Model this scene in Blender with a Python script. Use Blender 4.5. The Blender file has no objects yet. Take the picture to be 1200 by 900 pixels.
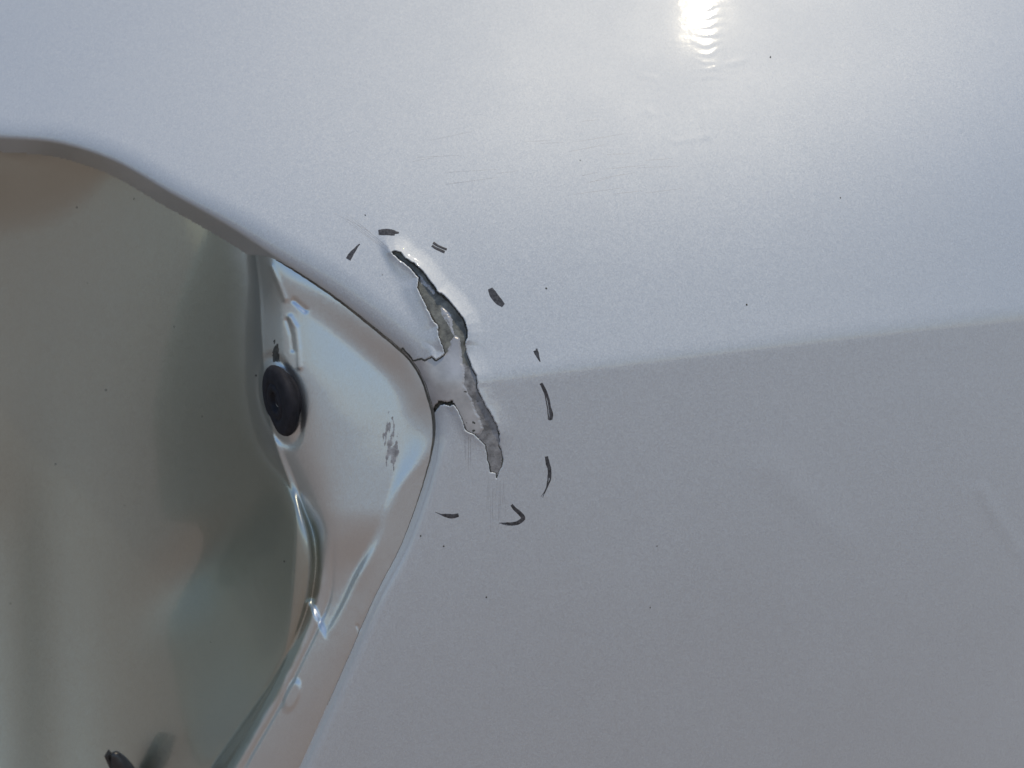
import bpy, math, random
import numpy as np
from mathutils import Vector, Matrix

# ------------------------------------------------------------------ camera, sky, sun, exposure
S = bpy.context.scene
C = S.collection
CAM_H = 0.85          # camera height above the ground (m)
D0 = 1.0 / 3.0        # camera to panel (m);  1 photo pixel = 1/3 mm on the panel
cam_d = bpy.data.cameras.new('camera')
cam = bpy.data.objects.new('camera', cam_d)
C.objects.link(cam)
cam.location = (0, -D0, CAM_H)
cam.rotation_euler = (math.pi / 2, 0, 0)
cam_d.sensor_width = 36
cam_d.lens = 30
cam_d.clip_start = 0.01
cam_d.clip_end = 5000
cam_d.dof.use_dof = True
cam_d.dof.focus_distance = D0 + 0.002
cam_d.dof.aperture_fstop = 7.5
S.camera = cam

SUN_DIR = Vector((0.160, -0.312, 0.936)).normalized()     # towards the sun
sun_el = math.asin(SUN_DIR.z)
sun_az = math.atan2(SUN_DIR.x, SUN_DIR.y)
W = bpy.data.worlds.new('World')
S.world = W
W.use_nodes = True
wn, wl = W.node_tree.nodes, W.node_tree.links
sky = wn.new('ShaderNodeTexSky')
sky.sky_type = 'NISHITA'
sky.sun_disc = False
sky.sun_elevation = sun_el
sky.sun_rotation = sun_az
sky.dust_density = 0.55
sky.ozone_density = 1.6
bg = wn['Background']
bg.inputs['Strength'].default_value = 0.15
wl.new(sky.outputs[0], bg.inputs['Color'])

sun_d = bpy.data.lights.new('sun', 'SUN')
sun_d.energy = 2.0
sun_d.angle = math.radians(0.53)
sun_d.color = (1.0, 0.87, 0.64)
sun = bpy.data.objects.new('sun', sun_d)
C.objects.link(sun)
sun.location = SUN_DIR * 5
sun.rotation_euler = SUN_DIR.to_track_quat('Z', 'Y').to_euler()

S.view_settings.view_transform = 'Standard'
S.view_settings.look = 'None'
S.view_settings.exposure = -0.03
S.view_settings.gamma = 1.0
S.view_settings.use_curve_mapping = False

# ------------------------------------------------------------------ helpers
rng = np.random.default_rng(7)
random.seed(7)


def smooth(x):
    x = np.clip(x, 0, 1)
    return x * x * x * (x * (6 * x - 15) + 10)


def mix(a, b, f):
    return a + (b - a) * f


def spline(pts, step, closed=False):
    """centripetal-ish Catmull-Rom through pts, sampled about every `step`"""
    P = np.array(pts, float)
    n = len(P)
    out = []
    for i in range(n if closed else n - 1):
        if closed:
            p0, p1, p2, p3 = P[(i - 1) % n], P[i], P[(i + 1) % n], P[(i + 2) % n]
        else:
            p0, p1, p2, p3 = P[max(i - 1, 0)], P[i], P[i + 1], P[min(i + 2, n - 1)]
        L = np.linalg.norm(p2 - p1)
        st = step(p1) if callable(step) else step
        k = max(2, int(L / st))
        t = np.arange(k)[:, None] / k
        # non-uniform tangents
        d1 = max(np.linalg.norm(p1 - p0), 1e-6)
        d2 = max(L, 1e-6)
        d3 = max(np.linalg.norm(p3 - p2), 1e-6)
        m1 = ((p2 - p1) / d2 * d1 + (p1 - p0) / d1 * d2) / (d1 + d2) * d2 if d1 > 1e-5 else (p2 - p1)
        m2 = ((p3 - p2) / d3 * d2 + (p2 - p1) / d2 * d3) / (d2 + d3) * d2 if d3 > 1e-5 else (p2 - p1)
        h00 = 2 * t**3 - 3 * t**2 + 1
        h10 = t**3 - 2 * t**2 + t
        h01 = -2 * t**3 + 3 * t**2
        h11 = t**3 - t**2
        out.append(h00 * p1 + h10 * m1 + h01 * p2 + h11 * m2)
    if not closed:
        out.append(P[-1:])
    return np.concatenate(out)


def sdf(px, py, poly, limit=None):
    """signed distance (px) to a closed polygon: positive outside"""
    shp = px.shape
    x, y = px.ravel().astype(np.float32), py.ravel().astype(np.float32)
    out = np.full(x.shape, 1e4, np.float32)
    idx = np.arange(len(x))
    if limit is not None:
        lo, hi = poly.min(0) - limit, poly.max(0) + limit
        idx = np.nonzero((x > lo[0]) & (x < hi[0]) & (y > lo[1]) & (y < hi[1]))[0]
    for c in range(0, len(idx), 60000):
        ii = idx[c:c + 60000]
        X, Y = x[ii], y[ii]
        d2 = np.full(X.shape, 1e12, np.float32)
        ins = np.zeros(X.shape, bool)
        for k in range(len(poly)):
            a, b = poly[k], poly[(k + 1) % len(poly)]
            ex, ey = np.float32(b[0] - a[0]), np.float32(b[1] - a[1])
            rx, ry = X - np.float32(a[0]), Y - np.float32(a[1])
            t = np.clip((rx * ex + ry * ey) / max(ex * ex + ey * ey, 1e-9), 0, 1)
            qx, qy = rx - t * ex, ry - t * ey
            np.minimum(d2, qx * qx + qy * qy, out=d2)
            if (a[1] > b[1]) or (a[1] < b[1]):
                cr = ((a[1] > Y) != (b[1] > Y))
                if cr.any():
                    xi = np.float32(a[0]) + ex * (Y - np.float32(a[1])) / ey
                    ins ^= cr & (X < xi)
        d = np.sqrt(d2)
        out[ii] = np.where(ins, -d, d)
    return out.reshape(shp).astype(float)


_tab = rng.random((257, 257))


def vnoise(x, y):
    """smooth value noise 0..1"""
    xi, yi = np.floor(x).astype(int), np.floor(y).astype(int)
    fx, fy = smooth(x - xi), smooth(y - yi)
    a = _tab[xi % 256, yi % 256]
    b = _tab[(xi + 1) % 256, yi % 256]
    c = _tab[xi % 256, (yi + 1) % 256]
    d = _tab[(xi + 1) % 256, (yi + 1) % 256]
    return mix(mix(a, b, fx), mix(c, d, fx), fy)


def fnoise(x, y, o=3):
    s, a, t = 0, 1, 0
    for i in range(o):
        s = s + a * (vnoise(x * 2**i + 17.3 * i, y * 2**i + 5.1 * i) - .5)
        t += a
        a *= .5
    return s / t


def world(px, py, d):
    """photo pixel + depth behind the panel plane (mm) -> metres, about the panel centre"""
    k = (D0 + d / 1000.0) / D0 / 3000.0
    return np.stack([(px - 600) * k, d / 1000.0, (450 - py) * k], -1)


def link_mesh(name, verts, faces, mat, parent, smooth_shade=True):
    me = bpy.data.meshes.new(name)
    verts = np.asarray(verts, np.float32).reshape(-1, 3)
    faces = np.asarray(faces, np.int32)
    n = faces.shape[1]
    me.vertices.add(len(verts))
    me.vertices.foreach_set('co', verts.ravel())
    me.loops.add(faces.size)
    me.loops.foreach_set('vertex_index', faces.ravel())
    me.polygons.add(len(faces))
    me.polygons.foreach_set('loop_start', np.arange(0, faces.size, n, dtype=np.int32))
    me.polygons.foreach_set('use_smooth', np.full(len(faces), smooth_shade))
    me.update(calc_edges=True)
    me.validate()
    me.materials.append(mat)
    o = bpy.data.objects.new(name, me)
    C.objects.link(o)
    o.parent = parent
    return o


def grid_mesh(name, PX, PY, DEP, keep, mat, parent, attr=None):
    """height-field mesh over a tensor grid; keep = per-vertex mask (a face needs any kept vertex)"""
    ny, nx = PX.shape
    idx = np.arange(ny * nx).reshape(ny, nx)
    q = np.stack([idx[:-1, :-1], idx[1:, :-1], idx[1:, 1:], idx[:-1, 1:]], -1)
    kf = keep[:-1, :-1] | keep[1:, :-1] | keep[1:, 1:] | keep[:-1, 1:]
    q = q[kf]
    used = np.zeros(ny * nx, bool)
    used[q.ravel()] = True
    remap = np.cumsum(used) - 1
    v = world(PX, PY, DEP).reshape(-1, 3)[used]
    o = link_mesh(name, v, remap[q], mat, parent)
    if attr is not None:
        a = o.data.attributes.new('pocket_shade', 'FLOAT', 'POINT')
        a.data.foreach_set('value', attr.ravel()[used].astype(np.float32))
    return o


def axis(*segs):
    out = []
    for lo, hi, st in segs:
        out.append(np.linspace(lo, hi, max(2, int(round((hi - lo) / st)) + 1))[:-1])
    out.append([segs[-1][1]])
    return np.concatenate(out)


# ------------------------------------------------------------------ materials
def new_mat(name):
    m = bpy.data.materials.new(name)
    m.use_nodes = True
    nt = m.node_tree
    b = nt.nodes['Principled BSDF']
    return m, nt.nodes, nt.links, b


METAL = .96


def silver_paint(name, rough, coat_rough, flake, base=(0.582, 0.605, 0.622), coat_ior=1.5):
    m, n, l, b = new_mat(name)
    tc = n.new('ShaderNodeTexCoord')
    b.inputs['Metallic'].default_value = METAL
    b.inputs['Coat Weight'].default_value = 1.0
    b.inputs['Coat IOR'].default_value = coat_ior
    # metal flakes: each cell leans its own way
    vo = n.new('ShaderNodeTexVoronoi')
    vo.inputs['Scale'].default_value = 2300
    l.new(tc.outputs['Object'], vo.inputs['Vector'])
    sub = n.new('ShaderNodeVectorMath'); sub.operation = 'SUBTRACT'
    sub.inputs[1].default_value = (.5, .5, .5)
    l.new(vo.outputs['Color'], sub.inputs[0])
    sc = n.new('ShaderNodeVectorMath'); sc.operation = 'SCALE'
    sc.inputs['Scale'].default_value = flake
    l.new(sub.outputs[0], sc.inputs[0])
    geo = n.new('ShaderNodeNewGeometry')
    add = n.new('ShaderNodeVectorMath'); add.operation = 'ADD'
    l.new(geo.outputs['Normal'], add.inputs[0])
    l.new(sc.outputs[0], add.inputs[1])
    nor = n.new('ShaderNodeVectorMath'); nor.operation = 'NORMALIZE'
    l.new(add.outputs[0], nor.inputs[0])
    l.new(nor.outputs[0], b.inputs['Normal'])
    # clear coat: faint orange peel
    no = n.new('ShaderNodeTexNoise')
    no.inputs['Scale'].default_value = 260
    no.inputs['Detail'].default_value = 3
    l.new(tc.outputs['Object'], no.inputs['Vector'])
    bu = n.new('ShaderNodeBump')
    bu.inputs['Strength'].default_value = 0.02
    bu.inputs['Distance'].default_value = 0.001
    l.new(no.outputs['Fac'], bu.inputs['Height'])
    l.new(bu.outputs[0], b.inputs['Coat Normal'])
    # uneven dust film and sanding haze
    n2 = n.new('ShaderNodeTexNoise')
    n2.inputs['Scale'].default_value = 14
    n2.inputs['Detail'].default_value = 6
    n2.inputs['Roughness'].default_value = .65
    l.new(tc.outputs['Object'], n2.inputs['Vector'])
    mr = n.new('ShaderNodeMapRange')
    mr.inputs['From Min'].default_value = .3
    mr.inputs['From Max'].default_value = .7
    mr.inputs['To Min'].default_value = rough - .02
    mr.inputs['To Max'].default_value = rough + .03
    l.new(n2.outputs['Fac'], mr.inputs['Value'])
    l.new(mr.outputs[0], b.inputs['Roughness'])
    b.inputs['Coat Roughness'].default_value = coat_rough
    cr = n.new('ShaderNodeMix'); cr.data_type = 'RGBA'
    cr.inputs['A'].default_value = (*[c * .96 for c in base], 1)
    cr.inputs['B'].default_value = (*[min(1, c * 1.04) for c in base], 1)
    l.new(n2.outputs['Fac'], cr.inputs['Factor'])
    l.new(cr.outputs['Result'], b.inputs['Base Color'])
    return m


M_PAINT = silver_paint('silver_paint', .74, .04, .14)
M_INNER = silver_paint('silver_paint_inside', .38, .07, .07, (.55, .58, .595), 1.8)


def add_pocket_shade(m, c):
    """shade painted into the base colour of the pocket behind the flange (mesh attribute 'pocket_shade')"""
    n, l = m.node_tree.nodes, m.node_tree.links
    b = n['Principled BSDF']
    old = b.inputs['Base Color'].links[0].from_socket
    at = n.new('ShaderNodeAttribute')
    at.attribute_name = 'pocket_shade'
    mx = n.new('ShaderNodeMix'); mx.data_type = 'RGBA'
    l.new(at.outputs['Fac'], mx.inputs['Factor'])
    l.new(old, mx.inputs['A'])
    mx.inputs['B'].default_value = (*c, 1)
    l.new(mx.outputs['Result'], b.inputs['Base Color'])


add_pocket_shade(M_INNER, (.35, .366, .328))  # darker colour stands in for the shade deep in the pocket


def rough_mat(name, c1, c2, scale, rough, bump, metallic=0.0, spec=.5, dist=.0004):
    m, n, l, b = new_mat(name)
    tc = n.new('ShaderNodeTexCoord')
    no = n.new('ShaderNodeTexNoise')
    no.inputs['Scale'].default_value = scale
    no.inputs['Detail'].default_value = 8
    no.inputs['Roughness'].default_value = .62
    l.new(tc.outputs['Object'], no.inputs['Vector'])
    cr = n.new('ShaderNodeValToRGB')
    cr.color_ramp.elements[0].position = .34
    cr.color_ramp.elements[1].position = .66
    cr.color_ramp.elements[0].color = (*c1, 1)
    cr.color_ramp.elements[1].color = (*c2, 1)
    l.new(no.outputs['Fac'], cr.inputs['Fac'])
    l.new(cr.outputs[0], b.inputs['Base Color'])
    b.inputs['Roughness'].default_value = rough
    b.inputs['Metallic'].default_value = metallic
    b.inputs['Specular IOR Level'].default_value = spec
    bu = n.new('ShaderNodeBump')
    bu.inputs['Strength'].default_value = bump
    bu.inputs['Distance'].default_value = dist
    l.new(no.outputs['Fac'], bu.inputs['Height'])
    l.new(bu.outputs[0], b.inputs['Normal'])
    return m


M_FILLER = rough_mat('grey_body_filler', (.06, .062, .056), (.22, .225, .20), 260, .55, .5)
M_PRIMER = rough_mat('pale_primer', (.34, .335, .335), (.48, .475, .475), 120, .4, .25, .35)
M_WORN = rough_mat('worn_grey_primer', (.12, .118, .118), (.34, .335, .335), 260, .5, .5, .2)
M_SCUFF = rough_mat('scuffed_paint', (.20, .20, .205), (.42, .42, .43), 500, .6, .3, .3)
M_DIRT_SHADE = rough_mat('dirt_and_crack_shade', (.025, .025, .021), (.085, .085, .072), 500, .8, .4)  # real dirt, and the shadow painted along the chip edges
M_SEAM = rough_mat('seam_shade_brown', (.05, .046, .038), (.17, .16, .135), 160, .8, .4)  # shade of the seam gap, painted as a dark brown
M_RUBBER = rough_mat('black_rubber', (.012, .012, .015), (.024, .024, .03), 300, .75, .2, spec=.25)
M_INK = rough_mat('black_marker_ink', (.010, .010, .012), (.085, .082, .088), 1100, .5, .2)
M_STUD = rough_mat('black_plastic', (.015, .015, .016), (.025, .025, .026), 200, .3, .05)
M_SCRATCH = rough_mat('fine_scratch', (.30, .30, .31), (.42, .42, .43), 800, .6, .1, .7)
M_GROUND = rough_mat('asphalt_ground', (.295, .228, .182), (.37, .29, .24), 2.2, .9, .3, dist=.01)
M_ROAD = rough_mat('asphalt', (.05, .052, .056), (.08, .082, .085), 3.0, .9, .3, dist=.01)

# ------------------------------------------------------------------ ground (what the lower half of the panel mirrors)
def sheet(name, pts, z, mat):
    me = bpy.data.meshes.new(name)
    me.from_pydata([(x, y, z) for x, y in pts], [], [tuple(range(len(pts)))])
    me.materials.append(mat)
    o = bpy.data.objects.new(name, me)
    C.objects.link(o)
    o['kind'] = 'structure'
    return o


sheet('ground', [(-2500, -2500), (2500, -2500), (2500, 2500), (-2500, 2500)], 0, M_GROUND)

# ------------------------------------------------------------------ the shape of the body (depth in mm over photo pixels)
# body line: slope of the panel against height over the line
_v = np.arange(-400, 400, .05)
_slope = (-0.06 + 0.24 * smooth((_v + 6) / 12) + 0.46 * smooth((_v - 2) / 150)
          - 0.06 * smooth((-_v - 10) / 150))
_F = np.cumsum(_slope) * .05
_F -= np.interp(0, _v, _F)
_slope2 = (-0.06 + 0.20 * smooth((_v + 75) / 110) + 0.39 * smooth((_v - 10) / 140)
           - 0.06 * smooth((-_v - 10) / 150))
_F2 = np.cumsum(_slope2) * .05
_F2 += np.interp(-75, _v, _F) - np.interp(-75, _v, _F2)


def base(px, py, F=None):
    v = (450 - py) / 3.0
    vc = (450 - (443 - 0.126 * (px - 570))) / 3.0
    return np.interp(v - vc, _v, _F if F is None else F) + 2.2e-4 * ((px - 600) / 3.0) ** 2 + 8e-4 * (np.clip(px - 900, 0, 500) / 3.0) ** 2


RIM = [(-60, 158), (0, 163), (67, 169), (133, 190), (200, 228), (267, 266), (330, 308), (380, 341), (430, 379),
       (457, 401), (480, 422), (493, 442), (502, 468), (506, 484), (507, 505), (503, 533), (496, 560), (483, 600),
       (469, 636), (438, 696), (408, 765), (386, 815), (355, 885), (325, 950), (250, 1090), (120, 1180), (-60, 1210),
       (-300, 1180), (-460, 1050), (-520, 800), (-480, 500), (-380, 300), (-220, 190)]
rim = spline(RIM, lambda p: 3 if (-80 < p[0] < 600 and p[1] < 960) else 16, True)

CHIP = [(457, 295), (463, 293.5), (470, 295), (476, 302), (484, 307), (492, 313), (500, 322), (508, 333), (513, 341),
        (520, 346), (527, 353), (536, 363), (543, 372), (547, 381), (548.5, 390), (547.5, 398), (545, 404), (547, 413),
        (551, 424), (555, 433), (559, 440), (560, 449), (559.5, 455), (565, 466), (570, 477), (577, 487), (582, 497),
        (585.5, 508), (586.5, 515), (585, 522), (588, 529), (590, 538), (588, 548), (584, 554), (582.5, 561),
        (581.5, 561), (581, 554), (574.5, 553), (572, 544), (570, 531), (568, 522), (562, 516), (556, 509), (550, 508),
        (546, 505), (542, 494), (537, 483), (531, 473.5), (528, 476), (523, 474.5), (517, 475), (512, 481), (508, 486), (500, 490),
        (488, 458), (474, 432), (468, 412), (472, 407.5), (478, 414), (484, 422.5), (494, 420), (497.5, 421.5),
        (506, 416.5), (511, 421.5), (516, 418), (521, 414), (517, 404), (514.5, 395), (512.5, 382), (507, 375),
        (501, 363), (494, 350), (489, 337), (489.5, 328), (490.5, 325.5), (481, 315), (467, 304)]
chip = np.array(CHIP, float)
PRIMERS = [
    [(521, 414), (527, 402), (531, 393), (527.5, 386), (522, 377), (518.5, 369), (518, 361), (524, 362), (528.5, 368),
     (530.5, 376), (529, 383), (532, 391), (538, 396), (541, 408), (543, 424), (544, 440), (545, 452), (551, 464), (557, 478), (562, 492),
     (566, 502), (563, 508), (556, 510), (545, 510), (535, 480), (520, 490), (480, 490), (465, 410), (480, 400), (505, 400)],
    [(490, 322.5), (494, 325), (502, 334), (509, 342), (507.5, 343), (499, 335.5), (491, 326.5)],
]
VOID = np.array([(500, 490), (506, 480), (510, 475), (514, 469.5), (520, 470), (525, 471), (530, 469.5), (533, 473), (531, 476),
        (528, 478), (523, 476), (517, 477), (512, 483), (508, 488)], float)


def ragged(px, py, a=1.0, f=.16):
    return a * fnoise(px * f, py * f, 3)


def roll_R(px, py):
    lower = smooth((py - 440) / 110)
    left = smooth((430 - px) / 260)
    return mix(mix(38, 28, left), 32, lower)


def outer(px, py, s, sc, sl=None):
    """outer skin; s = distance outside the rim, sc = distance to the chipped paint"""
    d = base(px, py)
    R = roll_R(px, py)
    e = np.clip((R - s) / R, 0, .96)
    d = d + R / 3 * mix(.55, .95, smooth((py - 440) / 110)) * (1 - np.sqrt(1 - e * e))
    d = d - 1.1 * np.exp(-((s - 13) / 8.0) ** 2) * smooth((py - 470) / 90)
    over = np.maximum(.04 * R - s, 0)
    d = d + over / 3 * mix(2.2, 5, smooth((px - 10) / 130))
    # paint lifts along the outer edge of the chip and is gone inside it
    if sc is not None:
        sl = sc if sl is None else sl
        side = smooth((px - 0.42 * py - 318) / 18)
        side = side * mix(1, .45, smooth((py - 395) / 25))
        side = side * (1 - smooth((py - 490) / 50))
        lip = np.exp(-np.maximum(sl, 0) / 8.0) * smooth((22 - sl) / 14)
        d = d - 1.9 * lip * side - .7 * np.exp(-np.maximum(sl, 0) / 20.) * smooth((58 - sl) / 40) * side 
        d = d + .50 * smooth((.6 - sc) / 1.2) + np.where(sc < 0, .8 * smooth(-sc / 3), 0)
    # shallow ripples and dings in the sheet metal
    d = d + .010 * fnoise(px / 130, py / 130, 2)
    top = smooth((210 - py) / 110) * smooth((px - 640) / 110) * smooth((960 - px) / 90)
    d = d + .02 * top * fnoise(px / 48 + .3 * py / 30, py / 8.0, 2)
    core = np.exp(-((px - 834 + .03 * py) / 13) ** 2) * smooth((150 - py) / 90)
    core = core + .6 * np.exp(-((px - 848) / 22) ** 2 - ((py - 84) / 16) ** 2) + .7 * np.exp(-((px - 822) / 9) ** 2 - ((py - 158) / 14) ** 2)
    core = core + .55 * np.exp(-((px - 758) / 9) ** 2 - ((py - 112) / 26) ** 2)
    saw = 0
    for o_ in (-.9, 0, .9):                      # long faces of the ripple lean up to the sky
        ph = (py + o_) / 10.5 + px / 120 + 1.6 * fnoise(px / 26, py / 30, 2)
        ph = ph - np.floor(ph)
        saw = saw + np.where(ph < .78, 1 - ph / .78, (ph - .78) / .22) / 3
    d = d + .075 * core * saw
    for (ax, ay, bx, by, w, h) in DINGS:
        ex, ey = bx - ax, by - ay
        t = np.clip(((px - ax) * ex + (py - ay) * ey) / (ex * ex + ey * ey), 0, 1)
        rr = ((px - ax - t * ex) ** 2 + (py - ay - t * ey) ** 2) / (w * w)
        d = d + h * np.exp(-rr)
    return d


DINGS = [(905, 545, 985, 630, 20, -.24), (1150, 575, 1210, 670, 9, -.28), (1090, 465, 1130, 470, 26, -.10),
         (826, 130, 829, 158, 5, -.16), (790, 166, 829, 160, 3.5, -.10),
         (832, -60, 831, 78, 15, -.10), (838, 78, 875, 70, 4, -.10), (752, 88, 768, 92, 3, -.08), (760, 130, 764, 133, 4, -.12), (655, 56, 657, 58, 2.5, -.06)]

# inside edges, as x over y
YS = np.array([100, 200, 290, 330, 365, 400, 443, 480, 520, 560, 610, 660, 700, 740, 775, 825, 870, 910, 960, 1100, 1300.])
XC = np.array([292, 304, 317, 327, 338, 345, 352, 361, 372, 381, 388, 388, 384, 368, 351, 326, 300, 277, 247, 160, 40.])
YE = np.array([100, 200, 290, 330, 400, 470, 530, 560, 597, 627, 653, 693, 735, 775, 825, 870, 910, 960, 1100, 1300.])
XE = np.array([272, 284, 298, 303, 307, 313, 326, 337, 350, 361, 365, 362, 350, 334, 309, 284, 260, 230, 140, 20.])


def smooth_interp(y, ys, xs):
    fy = np.arange(ys[0], ys[-1], 1.0)
    p = spline(np.stack([xs, ys], 1), 2.0)
    fx = np.interp(fy, p[:, 1], p[:, 0])
    k = np.exp(-np.linspace(-2, 2, 25) ** 2)
    k /= k.sum()
    fx = np.convolve(np.pad(fx, 12, mode='edge'), k, 'valid')
    return np.interp(y, fy, fx)


def smin(a, b, k):
    h = np.clip(.5 + .5 * (b - a) / k, 0, 1)
    return mix(b, a, h) - k * h * (1 - h)


def ramp(q, k):
    return .5 * (q + np.sqrt(q * q + k * k))


def line_d(px, py, pts):
    d2 = np.full(px.shape, 1e9)
    for (a, b) in zip(pts[:-1], pts[1:]):
        ex, ey = b[0] - a[0], b[1] - a[1]
        t = np.clip(((px - a[0]) * ex + (py - a[1]) * ey) / (ex * ex + ey * ey), 0, 1)
        d2 = np.minimum(d2, (px - a[0] - t * ex) ** 2 + (py - a[1] - t * ey) ** 2)
    return np.sqrt(d2)


def inner(px, py, s, o_depth=None):
    t = -s
    b = base(px, py)
    low = smooth((py - 470) / 110)
    zs = mix(5.2, 6.4, low)
    f = smooth((py - 490) / 100)
    t0 = mix(-20.0, 20, f)
    w = mix(60, 16, f)
    tri = 13.3 - .050 * (py - 450) / 3 + .09 * (430 - px) / 3      # pressed triangular face of the flange
    tri = tri + 5.0 * smooth((py - 590) / 90)
    vee = np.where(px < 382, 758 - 2.2 * (382 - np.maximum(px, 356)), 758 - 1.5 * (px - 382))
    face = smooth((t - t0) / w) * smooth((vee - py) / 26)
    hf = mix(b + zs, tri, face)
    hf = hf + smooth((py - 620) / 120) * (.15 * np.maximum(t, 0) / 3 + .017 * (np.maximum(t, 0) / 3) ** 2)
    xc, xe = smooth_interp(py, YS, XC), smooth_interp(py, YE, XE)
    g = smooth((py - 600) / 110)
    drop = mix(19, 2.6, g)
    q = (xc - px) / np.maximum(xc - xe, 5)
    kk = mix(.55, .35, g)
    hf = hf + drop * ramp(q - .12, kk) - .0
    past = np.maximum(xe - px, 0)
    hf = hf + past / 3 * 2.4 + 3.5 * smooth((py - 540) / 70) * smooth(past / 5)
    # rolled lip along the lower strip
    lipc = mix(xc, xe, .45)
    hf = hf - g * 1.0 * np.exp(-((px - lipc) / 6.0) ** 2)
    hf = hf + g * .8 * np.exp(-((px - xc - 2) / 3.0) ** 2)
    # bowl
    u = np.clip(np.abs(px - 70), 0, 300) / 235
    hw = 98 - 52 * u ** 2.4 - 20 * ((py - 600) / 420) ** 2
    hw = np.where(hw < b + 18, b + 18 - 6 * (1 - np.exp(-np.maximum(b + 18 - hw, 0) / 6)), hw)
    hw = hw + 3 * smooth((118 - px - .04 * (py - 600)) / 110) * smooth((py - 420) / 260)
    hw = hw - 2 * np.exp(-((px - 55 - .05 * (py - 700)) / 42) ** 2) * smooth((py - 420) / 260)
    hw = hw + 6 * np.exp(-((px - 250 + .6 * (py - 650)) / 45) ** 2 - ((py - 655) / 60) ** 2)
    hw = hw - 6 * smooth((285 - py - 70 * np.clip((px + 60) / 190, 0, 2) ** 4) / 120)
    hw = hw + 2.0 * ramp(px - xe - 4, 8.0)
    hr = smin(hf, hw, mix(12, 2.0, smooth((py - 500) / 120)))
    # weld marks and dents round the top of the post and on the strip
    for pts, ww, hh in WELDS:
        hr = hr + hh * np.exp(-(line_d(px, py, pts) / ww) ** 2)
    seat = np.sqrt(((px - 328.5 - .2 * (py - 469.5)) / 23) ** 2 + ((py - 469.5) / 50) ** 2)
    hr = hr + 1.1 * np.exp(-((seat - 1.0) / .13) ** 2)
    ang = math.radians(20)
    ux = (px - 342) * math.cos(ang) + (py - 815) * math.sin(ang)
    uy = -(px - 342) * math.sin(ang) + (py - 815) * math.cos(ang)
    rr = np.sqrt((ux / 9) ** 2 + (uy / 20) ** 2)
    hr = hr - .9 * smooth((1.25 - rr) / .7)
    wob = np.exp(-((px - 400) / 60) ** 2 - ((py - 705) / 60) ** 2)
    hr = hr + wob * .5 * fnoise(px / 22, py / 30, 2)
    hr = hr + .05 * fnoise(px / 60, py / 60, 2)
    if o_depth is not None:
        hr = np.where(s > 0, mix(hr, o_depth + 1.6, smooth((s - 4) / 40)), hr)
        hr = np.where(s > 3, np.maximum(hr, o_depth + .9 * smooth((s - 3) / 5)), hr)
    return hr


WELDS = [([(318, 312), (327, 332), (334, 350)], 3.2, -.7), ([(345, 352), (358, 363)], 3.0, .9),
         ([(340, 372), (347, 384), (350, 410), (351, 430)], 3.0, -.7), ([(336, 375), (341, 392), (343, 410)], 2.2, .6),
         ([(419, 733), (423, 745), (427, 755)], 1.6, .5)]

# ------------------------------------------------------------------ the car body
car = bpy.data.objects.new('car_body', None)
C.objects.link(car)
car.location = (0, 0, CAM_H)
car.empty_display_size = .05
car['label'] = 'silver metallic car body corner with cracked paint, black marker dashes and an open lamp recess'
car['category'] = 'car body'

gx = axis((-1100, -40, 14), (-40, 436, 1.7), (436, 612, .8), (612, 1240, 1.7), (1240, 1900, 14))
gy = axis((-800, -40, 14), (-40, 286, 1.7), (286, 572, .8), (572, 940, 1.7), (940, 1700, 14))
PX, PY = np.meshgrid(gx, gy)
s = sdf(PX, PY, rim, 80)
sc = sdf(PX, PY, chip, 60)
sl = sc
sc = np.where(sc < 500, sc + ragged(PX, PY, 2.2), sc)
ho = outer(PX, PY, s, sc, sl)
grid_mesh('outer_panel', PX, PY, ho, (s > -14) & (sc > .1), M_PAINT, car)

ix = axis((-700, -40, 12), (-40, 290, 2.0), (290, 530, 1.1), (530, 620, 3))
iy = axis((60, 150, 4), (150, 300, 2.0), (300, 920, 1.3), (920, 1400, 10))
QX, QY = np.meshgrid(ix, iy)
si = sdf(QX, QY, rim, 80)
oi = outer(QX, QY, si, None)
hi_ = inner(QX, QY, si, oi)
qe = smooth_interp(QY, YE, XE)
pocket_shade = np.maximum(smooth((qe + 14 - QX + 10 * fnoise(QX / 30, QY / 30, 2)) / mix(60, 6, smooth((QY - 500) / 120))), 0)  # mask of the painted-in pocket shade, left of the inner edge
grid_mesh('recess_panel', QX, QY, hi_, si < 70, M_INNER, car, pocket_shade)

# bare filler and primer inside the chip
fx = np.arange(462 - 10, 596, .6)
fy = np.arange(288, 566, .6)
FX, FY = np.meshgrid(fx, fy)
fs = sdf(FX, FY, rim, 80)
fc = sdf(FX, FY, chip, 60) + ragged(FX, FY, 2.2)
prim = np.full(FX.shape, 1e3)
for P in PRIMERS:
    prim = np.minimum(prim, sdf(FX, FY, np.array(P, float), 60))
prim = prim + ragged(FX, FY, 5.0, .12) + ragged(FX + 90, FY, 2.0, .5)
void = sdf(FX, FY, VOID, 60) + ragged(FX, FY, 3, .25)
pits = fnoise(FX * .22, FY * .22, 2)
edge_w = 1.3 + 1.8 * fnoise(FX * .1, FY * .1, 2)
edge_w = edge_w + 1.4 * smooth((FX - .42 * FY - 345) / 20) * smooth((430 - FY) / 60)
chip_edge_shade = (fc > -1.5) & (FX < 524) & (FY > 395) | (fc > -edge_w) & ((FY < 395) | (FX > 524))  # dark outline paints in the shadow of the paint's thickness
dirt_and_shade = (chip_edge_shade | (void < 0) | ((pits > .33) & (prim < 0) & (FY > 410) & (np.abs(prim + 5) < 5)))
isprim = (prim < 0) & ~dirt_and_shade
worn = FY + ragged(FX, FY, 14, .1) > 428
isworn = ~isprim & ~dirt_and_shade & worn
isdark = ~isprim & ~dirt_and_shade & ~worn
fd = outer(FX, FY, fs, None) + .28
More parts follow.
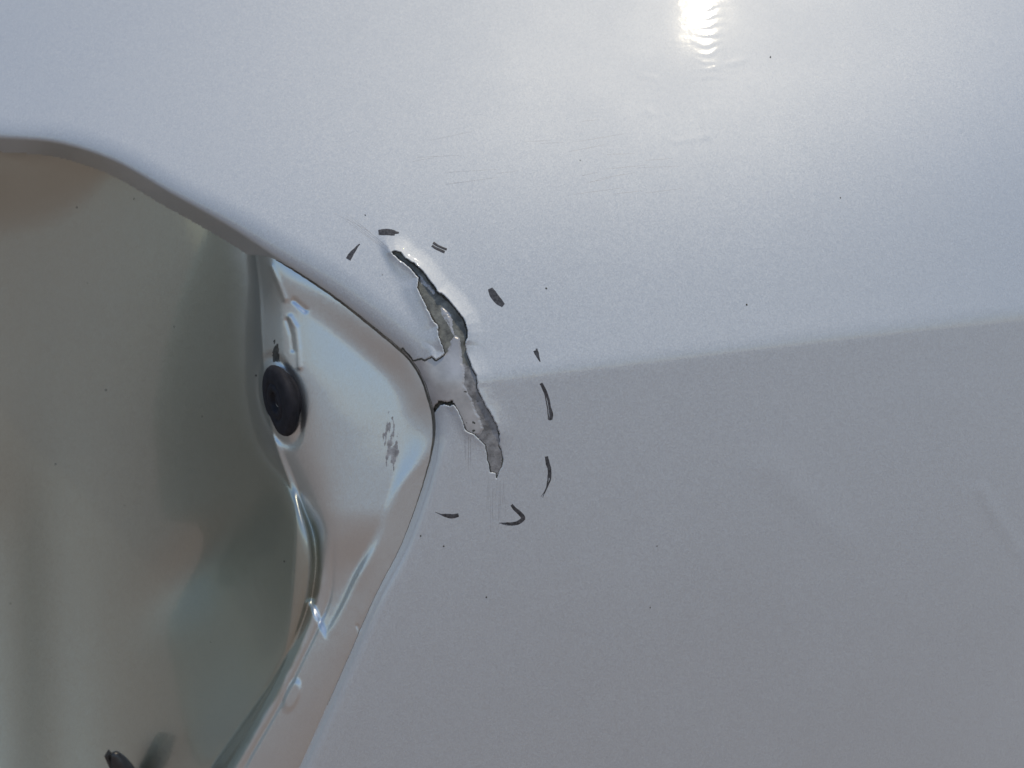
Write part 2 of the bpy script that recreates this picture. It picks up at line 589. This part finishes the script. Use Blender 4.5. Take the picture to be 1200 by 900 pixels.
fd = fd - .30 * smooth(-prim / 3) * 1.0 + .10 * fnoise(FX * .35, FY * .35, 3) * smooth(prim / 2 + .5)
fd = fd + .10 * fnoise(FX * .05, FY * .05, 2) + 1.6 * smooth((1 - void) / 3)
fd = fd + .12 * smooth((-1.2 + 2.2 + fc) / 2)
fin = fc < 1.6


def faces_of(mask):
    k = mask & fin
    # a face belongs to the class of its first corner
    return k


def filler_part(name, mask, mat):
    ny, nx = FX.shape
    idx = np.arange(ny * nx).reshape(ny, nx)
    q = np.stack([idx[:-1, :-1], idx[1:, :-1], idx[1:, 1:], idx[:-1, 1:]], -1)
    q = q[(mask & fin)[:-1, :-1]]
    used = np.zeros(ny * nx, bool)
    used[q.ravel()] = True
    remap = np.cumsum(used) - 1
    v = world(FX, FY, fd).reshape(-1, 3)[used]
    return link_mesh(name, v, remap[q], mat, car)


filler_part('bare_filler', isdark, M_FILLER)
filler_part('worn_primer', isworn, M_WORN)
filler_part('primer_patch', isprim, M_PRIMER)
filler_part('chip_dirt_and_edge_shade', dirt_and_shade, M_DIRT_SHADE)


# ------------------------------------------------------------------ draped marks
def outer_at(px, py):
    px, py = np.asarray(px, float), np.asarray(py, float)
    return outer(px, py, sdf(px, py, rim, 80), np.where(sdf(px, py, chip, 60) < 500, sdf(px, py, chip, 60), 1e4))


def inner_at(px, py):
    px, py = np.asarray(px, float), np.asarray(py, float)
    return inner(px, py, sdf(px, py, rim, 80))


def ribbon_pts(line, widths, seed, rough=.5):
    """centre line + widths -> left/right points with ragged sides"""
    c = spline(line, 1.0)
    n = len(c)
    w = np.interp(np.linspace(0, 1, n), np.linspace(0, 1, len(widths)), widths)
    tg = np.gradient(c, axis=0)
    tg /= np.linalg.norm(tg, axis=1)[:, None] + 1e-9
    nr = np.stack([-tg[:, 1], tg[:, 0]], 1)
    r = np.random.default_rng(seed)
    j = np.convolve(r.normal(0, rough, n + 4), np.ones(5) / 5, 'valid')
    return c, nr, w, j


def strokes_mesh(name, strands, depth_fn, off, mat, parent, seed=1):
    V, Fc = [], []
    for k, (line, widths) in enumerate(strands):
        c, nr, w, j = ribbon_pts(line, widths, seed * 31 + k)
        A = 6
        u = np.linspace(-.5, .5, A)
        P = c[:, None, :] + nr[:, None, :] * (w[:, None, None] * u[None, :, None])
        P = P + nr[:, None, :] * (j[:, None] * np.abs(u)[None, :])[..., None]
        d = depth_fn(P[..., 0], P[..., 1])
        dome = off * (1 - (2 * np.abs(u)) ** 4 * 1.15)
        v = world(P[..., 0], P[..., 1], d - dome[None, :])
        b0 = sum(len(x) for x in V)
        V.append(v.reshape(-1, 3))
        n = len(c)
        ii = np.arange(n * A).reshape(n, A) + b0
        Fc.append(np.stack([ii[:-1, :-1], ii[1:, :-1], ii[1:, 1:], ii[:-1, 1:]], -1).reshape(-1, 4))
    return link_mesh(name, np.concatenate(V), np.concatenate(Fc), mat, parent)


STROKES = [
    # tapered dash left of the chip tip
    [([(408, 304), (412, 297), (417, 291)], [6.5, 6.5, 5, 3.2]), ([(414, 296), (418, 290), (421.5, 286)], [3.5, 3, 1.6])],
    # blunt bar above
    [([(443.5, 272.6), (450, 272), (458, 272.3), (463, 273)], [6.5, 8, 8.2, 8, 6.5]), ([(460, 272.5), (467.5, 273)], [5, 2.2])],
    # double line
    [([(507.5, 284.5), (514.5, 288.8), (523.5, 292.5)], [3.6, 3.0, 3.0]), ([(506, 288), (513, 292), (521, 295.5)], [3, 3.6, 3.6])],
    # solid comma right
    [([(574.5, 338), (578, 345), (583, 352), (590, 358)], [6, 9.5, 9.5, 9, 5.5])],
    # small wedge
    [([(627.5, 410.5), (630, 417), (633, 424)], [6, 5, 3, 1.2]), ([(628.5, 408.5), (631, 415)], [2, 2.5, 1.5])],
    # long curved double line
    [([(634, 449), (639.5, 459), (643.5, 472), (645, 485), (645, 492.5)], [4, 3.5, 3.2, 3.2, 3]),
     ([(635, 451), (641, 463), (644, 476), (647, 484), (646.5, 492)], [2, 2.2, 2.5, 2.4, 2]),
     ([(634, 451), (638, 461), (641, 474), (642.5, 486), (643, 492)], [1.8, 1.4, 1.4, 1.4, 1.4])],
    # hooked tail
    [([(640, 535), (642, 543), (644, 552), (643.5, 560)], [4, 5.2, 4.6, 3.5]),
     ([(645, 550), (645, 560), (641, 571), (636, 583)], [2.4, 2, 1.6, .7]),
     ([(643, 556), (641.5, 566), (638, 576), (634, 582)], [2.4, 1.6, 1, .5])],
    # bent hook under the chip
    [([(599.5, 591.5), (604, 597), (610, 602.5), (613, 607), (609, 611.5), (602, 613.5), (594, 613.4), (585, 613)],
      [3.5, 4.6, 5.2, 5.4, 4.6, 3.6, 2, .7]),
     ([(613.8, 604), (614.5, 608), (610, 612.5), (602, 615), (593, 615), (588, 614)], [1.6, 2, 2, 1.8, 1.2, .6])],
    # short comma at the bottom
    [([(517, 603), (523, 604), (530, 605), (537.5, 603.8)], [1.6, 4.4, 5.8, 5.4, 4.6]), ([(510, 600), (518, 603.4)], [.5, 1.6])],
]
STROKE_LABELS = ['slanted split dash left of the chip tip', 'blunt thick bar above the chip tip', 'short double-line dash above the chip',
                 'solid thick curved dash right of the chip', 'tiny wedge-shaped dash above the long curved one',
                 'long thin curved dash with paler core', 'curved dash with a faded tail', 'bent hook-shaped dash under the chip',
                 'short comma-shaped dash beside the flange edge']
for k, st in enumerate(STROKES):
    o = strokes_mesh('marker_stroke' if k == 0 else 'marker_stroke.%03d' % k, st, outer_at, .05, M_INK, car, seed=k + 3)
    o['label'] = 'black marker ' + STROKE_LABELS[k]

# fine scratches (too fine to count)
scr = []
r2 = random.Random(5)
for k in range(16):
    x = r2.uniform(570, 592)
    y0 = r2.uniform(560, 585)
    L = r2.uniform(15, 45)
    scr.append(([(x, y0), (x + r2.uniform(-1, 1), y0 + L)], [.15, r2.uniform(.2, .4), .1]))
for x, y0, y1 in ((549, 512, 552), (551.5, 514, 548), (545, 515, 540)):
    scr.append(([(x, y0), (x + .3, y1)], [.5, .7, .3]))
for k in range(5):
    o_ = r2.uniform(-5, 5)
    scr.append(([(395 + r2.uniform(-12, 12), 254 + o_), (430, 274 + o_), (455, 293 + o_ * .6)], [.2, .45, .3]))
for k in range(22):
    x, y = r2.uniform(480, 760), r2.uniform(140, 230)
    L = r2.uniform(12, 60)
    scr.append(([(x, y), (x + L, y - L * r2.uniform(.02, .25))], [.2, r2.uniform(.3, .5), .2]))
o = strokes_mesh('fine_scratches', scr, outer_at, .012, M_SCRATCH, car, seed=77)
o['kind'] = 'stuff'

# dust and dirt specks
def specks(name, pts, fn, mat):
    V, Fc = [], []
    b0 = 0
    for (x, y, r) in pts:
        n = 8
        a = np.linspace(0, 2 * np.pi, n, endpoint=False) + r2.random()
        rr = r * np.array([r2.uniform(.65, 1.2) for _ in range(n)])
        el = r2.uniform(.6, 1)
        qx = np.concatenate([[x], x + rr * np.cos(a) * el])
        qy = np.concatenate([[y], y + rr * np.sin(a)])
        d = fn(qx, qy) - np.concatenate([[r * .22], np.full(n, .008)])
        V.append(world(qx, qy, d))
        for i in range(n):
            Fc.append((b0, b0 + 1 + i, b0 + 1 + (i + 1) % n))
        b0 += n + 1
    o = link_mesh(name, np.concatenate(V), np.array(Fc)[:, ::-1], mat, car)
    o['kind'] = 'stuff'
    return o


sp = [(875, 357, 1.7), (903, 67, 1.4), (680, 188, 1.0), (428, 252, 1.0), (448, 322, .8), (640, 338, 1.3), (762, 712, 1.0), (520, 640, 1.2),
      (570, 700, 1.2), (770, 640, .9), (985, 232, 1.0), (493, 628, 1.3), (560, 470, .8)]
specks('dirt_specks', sp, outer_at, M_DIRT_SHADE)
sp2 = [(65, 544, 1.2), (237, 488, 1.2), (124, 457, 1.2), (157, 233, 1.2), (300, 440, 1.5), (333, 658, 1.5), (204, 383, 1.0), (90, 243, 1.3)]
for k in range(5):
    sp2.append((r2.uniform(5, 300), r2.uniform(230, 890), r2.uniform(.4, .9)))
specks('inner_dirt_specks', sp2, inner_at, M_DIRT_SHADE)


# dark ribbon painting the shade of the seam gap between the outer panel and the recess
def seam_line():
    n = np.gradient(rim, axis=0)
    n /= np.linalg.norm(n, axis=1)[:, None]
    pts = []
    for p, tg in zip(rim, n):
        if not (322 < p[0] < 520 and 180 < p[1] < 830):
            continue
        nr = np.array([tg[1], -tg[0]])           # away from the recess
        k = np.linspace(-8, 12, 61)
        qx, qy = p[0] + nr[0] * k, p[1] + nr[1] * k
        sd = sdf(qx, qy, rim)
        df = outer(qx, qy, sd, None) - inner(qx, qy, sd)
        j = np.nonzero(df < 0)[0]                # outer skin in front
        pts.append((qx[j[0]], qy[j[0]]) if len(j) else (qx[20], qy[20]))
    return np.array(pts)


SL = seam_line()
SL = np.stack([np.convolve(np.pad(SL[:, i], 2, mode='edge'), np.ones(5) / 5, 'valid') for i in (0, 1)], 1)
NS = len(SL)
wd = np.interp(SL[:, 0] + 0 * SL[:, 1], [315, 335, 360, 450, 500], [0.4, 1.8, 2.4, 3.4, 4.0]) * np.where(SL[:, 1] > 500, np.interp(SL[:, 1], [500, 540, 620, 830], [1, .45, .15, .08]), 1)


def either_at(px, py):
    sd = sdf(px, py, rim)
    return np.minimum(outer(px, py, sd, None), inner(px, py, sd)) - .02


o = strokes_mesh('seam_shade', [(SL[::3], list(wd[::3]))], either_at, .03, M_SEAM, car, seed=91)
o['label'] = 'dark line painted as shade in the seam round the recess'


# scuffed mark on the flange
def scuff(name, x0, x1, y0, y1, fn, thr, mat, shear=0.0):
    a, b = np.meshgrid(np.arange(x0, x1, .6), np.arange(y0, y1, .6))
    cx, cy = (x0 + x1) / 2 + shear * (b - (y0 + y1) / 2), (y0 + y1) / 2
    env = 1 - np.sqrt(((a - cx) / ((x1 - x0) / 2)) ** 2 + ((b - cy) / ((y1 - y0) / 2)) ** 2)
    n = fnoise(a * .34 + b * .05, b * .10, 3) * 1.5 + env * .8
    d = fn(a, b) - .03
    ny, nx = a.shape
    idx = np.arange(ny * nx).reshape(ny, nx)
    q = np.stack([idx[:-1, :-1], idx[1:, :-1], idx[1:, 1:], idx[:-1, 1:]], -1)[(n > thr)[:-1, :-1]]
    used = np.zeros(ny * nx, bool)
    used[q.ravel()] = True
    remap = np.cumsum(used) - 1
    return link_mesh(name, world(a, b, d).reshape(-1, 3)[used], remap[q], mat, car)


o = scuff('scuff_mark', 447, 471, 482, 556, inner_at, .44, M_SCUFF, .05)
o['label'] = 'grey scuffed patch on the recess flange'
o = scuff('scuff_mark.001', 313, 330, 392, 432, inner_at, .45, M_DIRT_SHADE, .1)
o['label'] = 'dark grimy streak above the rubber plug'

# ------------------------------------------------------------------ rubber plug
def lathe(profile, n=64, squash=None):
    V, Fc = [], []
    for (r, h) in profile:
        for i in range(n):
            a = 2 * math.pi * i / n
            V.append((r * math.cos(a), r * math.sin(a), h))
    m = len(profile)
    for k in range(m - 1):
        for i in range(n):
            j = (i + 1) % n
            Fc.append((k * n + i, k * n + j, (k + 1) * n + j, (k + 1) * n + i))
    return np.array(V), np.array(Fc)


def round_profile(pts, r=.0005):
    p = np.array(pts, float)
    return spline(p, .0004)


px0, py0 = 328.5, 469.5
d0 = float(inner_at(np.array([px0]), np.array([py0]))[0])
p0 = Vector(world(np.array([px0]), np.array([py0]), np.array([d0]))[0])
view = (Vector((0, -D0, 0)) - p0).normalized()
right = Vector((0, 0, 1)).cross(view).normalized()
up = view.cross(right).normalized()
major = (up * .975 - right * .215).normalized()
minor = major.cross(view).normalized()          # towards the right or left of the picture
if minor.x > 0:
    minor = -minor
nrm = (view * .34 + minor * .94).normalized()
R_ = 0.0147
prof = [(0.0001, -.0004), (.0030, -.0004), (.0036, .0), (.0042, .0014), (.0052, .0018), (.0068, .0016), (.0074, .0011), (.0082, .0014),
        (.0118, .0013), (.0136, .0008), (R_, -.0006), (.0142, -.0020), (.0120, -.004), (.0118, -.009)]
k_ = (D0 + d0 / 1000) / D0
V, Fc = lathe([(a * k_ * .97, b * k_) for a, b in spline(prof, .0006)], 72)
xax = major
yax = nrm.cross(xax).normalized()
Mx = np.array([[xax.x, yax.x, nrm.x], [xax.y, yax.y, nrm.y], [xax.z, yax.z, nrm.z]])
plug = link_mesh('rubber_plug', V @ Mx.T + np.array(p0 + nrm * .0012), Fc, M_RUBBER, car)
V, Fc = lathe([(a * k_, b * k_) for a, b in spline([(.0001, .0006), (.0012, .0006), (.0020, .0002), (.0023, -.0008)], .0004)], 40)
V[:, 1] *= .8
link_mesh('plug_nub', V @ Mx.T + np.array(p0 + nrm * .0012), Fc, M_RUBBER, plug)

# ------------------------------------------------------------------ dark stud at the bottom of the recess
px1, py1 = 151, 916
d1 = float(inner_at(np.array([px1]), np.array([py1]))[0]) - 7
p1 = world(np.array([px1]), np.array([py1]), np.array([d1]))[0]
prof = [(.0001, .0185), (.0014, .0180), (.0030, .0150), (.0044, .0100), (.0052, .0040), (.0054, -.004), (.0054, -.04)]
V, Fc = lathe(spline(prof, .0008), 40)
V[:, 1] *= .85
a = math.radians(14)
rot = np.array([[math.cos(a), 0, -math.sin(a)], [0, 1, 0], [math.sin(a), 0, math.cos(a)]])
tl = math.radians(20)                             # leans out of the pocket wall towards the opening
rot = np.array([[1, 0, 0], [0, math.cos(tl), -math.sin(tl)], [0, math.sin(tl), math.cos(tl)]]) @ rot
stud = link_mesh('stud', V @ rot.T + p1, Fc, M_STUD, car)
fin_v = np.array([(-.0050, -.003, -.01), (-.0050, .003, -.01), (-.0034, .0022, .0190), (-.0034, -.0022, .0190),
                  (-.0036, -.003, -.01), (-.0036, .003, -.01), (-.0024, .0018, .0165), (-.0024, -.0018, .0165)])
fin_f = np.array([(0, 3, 2, 1), (4, 5, 6, 7), (0, 4, 7, 3), (1, 2, 6, 5), (3, 7, 6, 2), (0, 1, 5, 4)])
link_mesh('stud_fin', fin_v @ rot.T + p1, fin_f, M_STUD, stud, False)
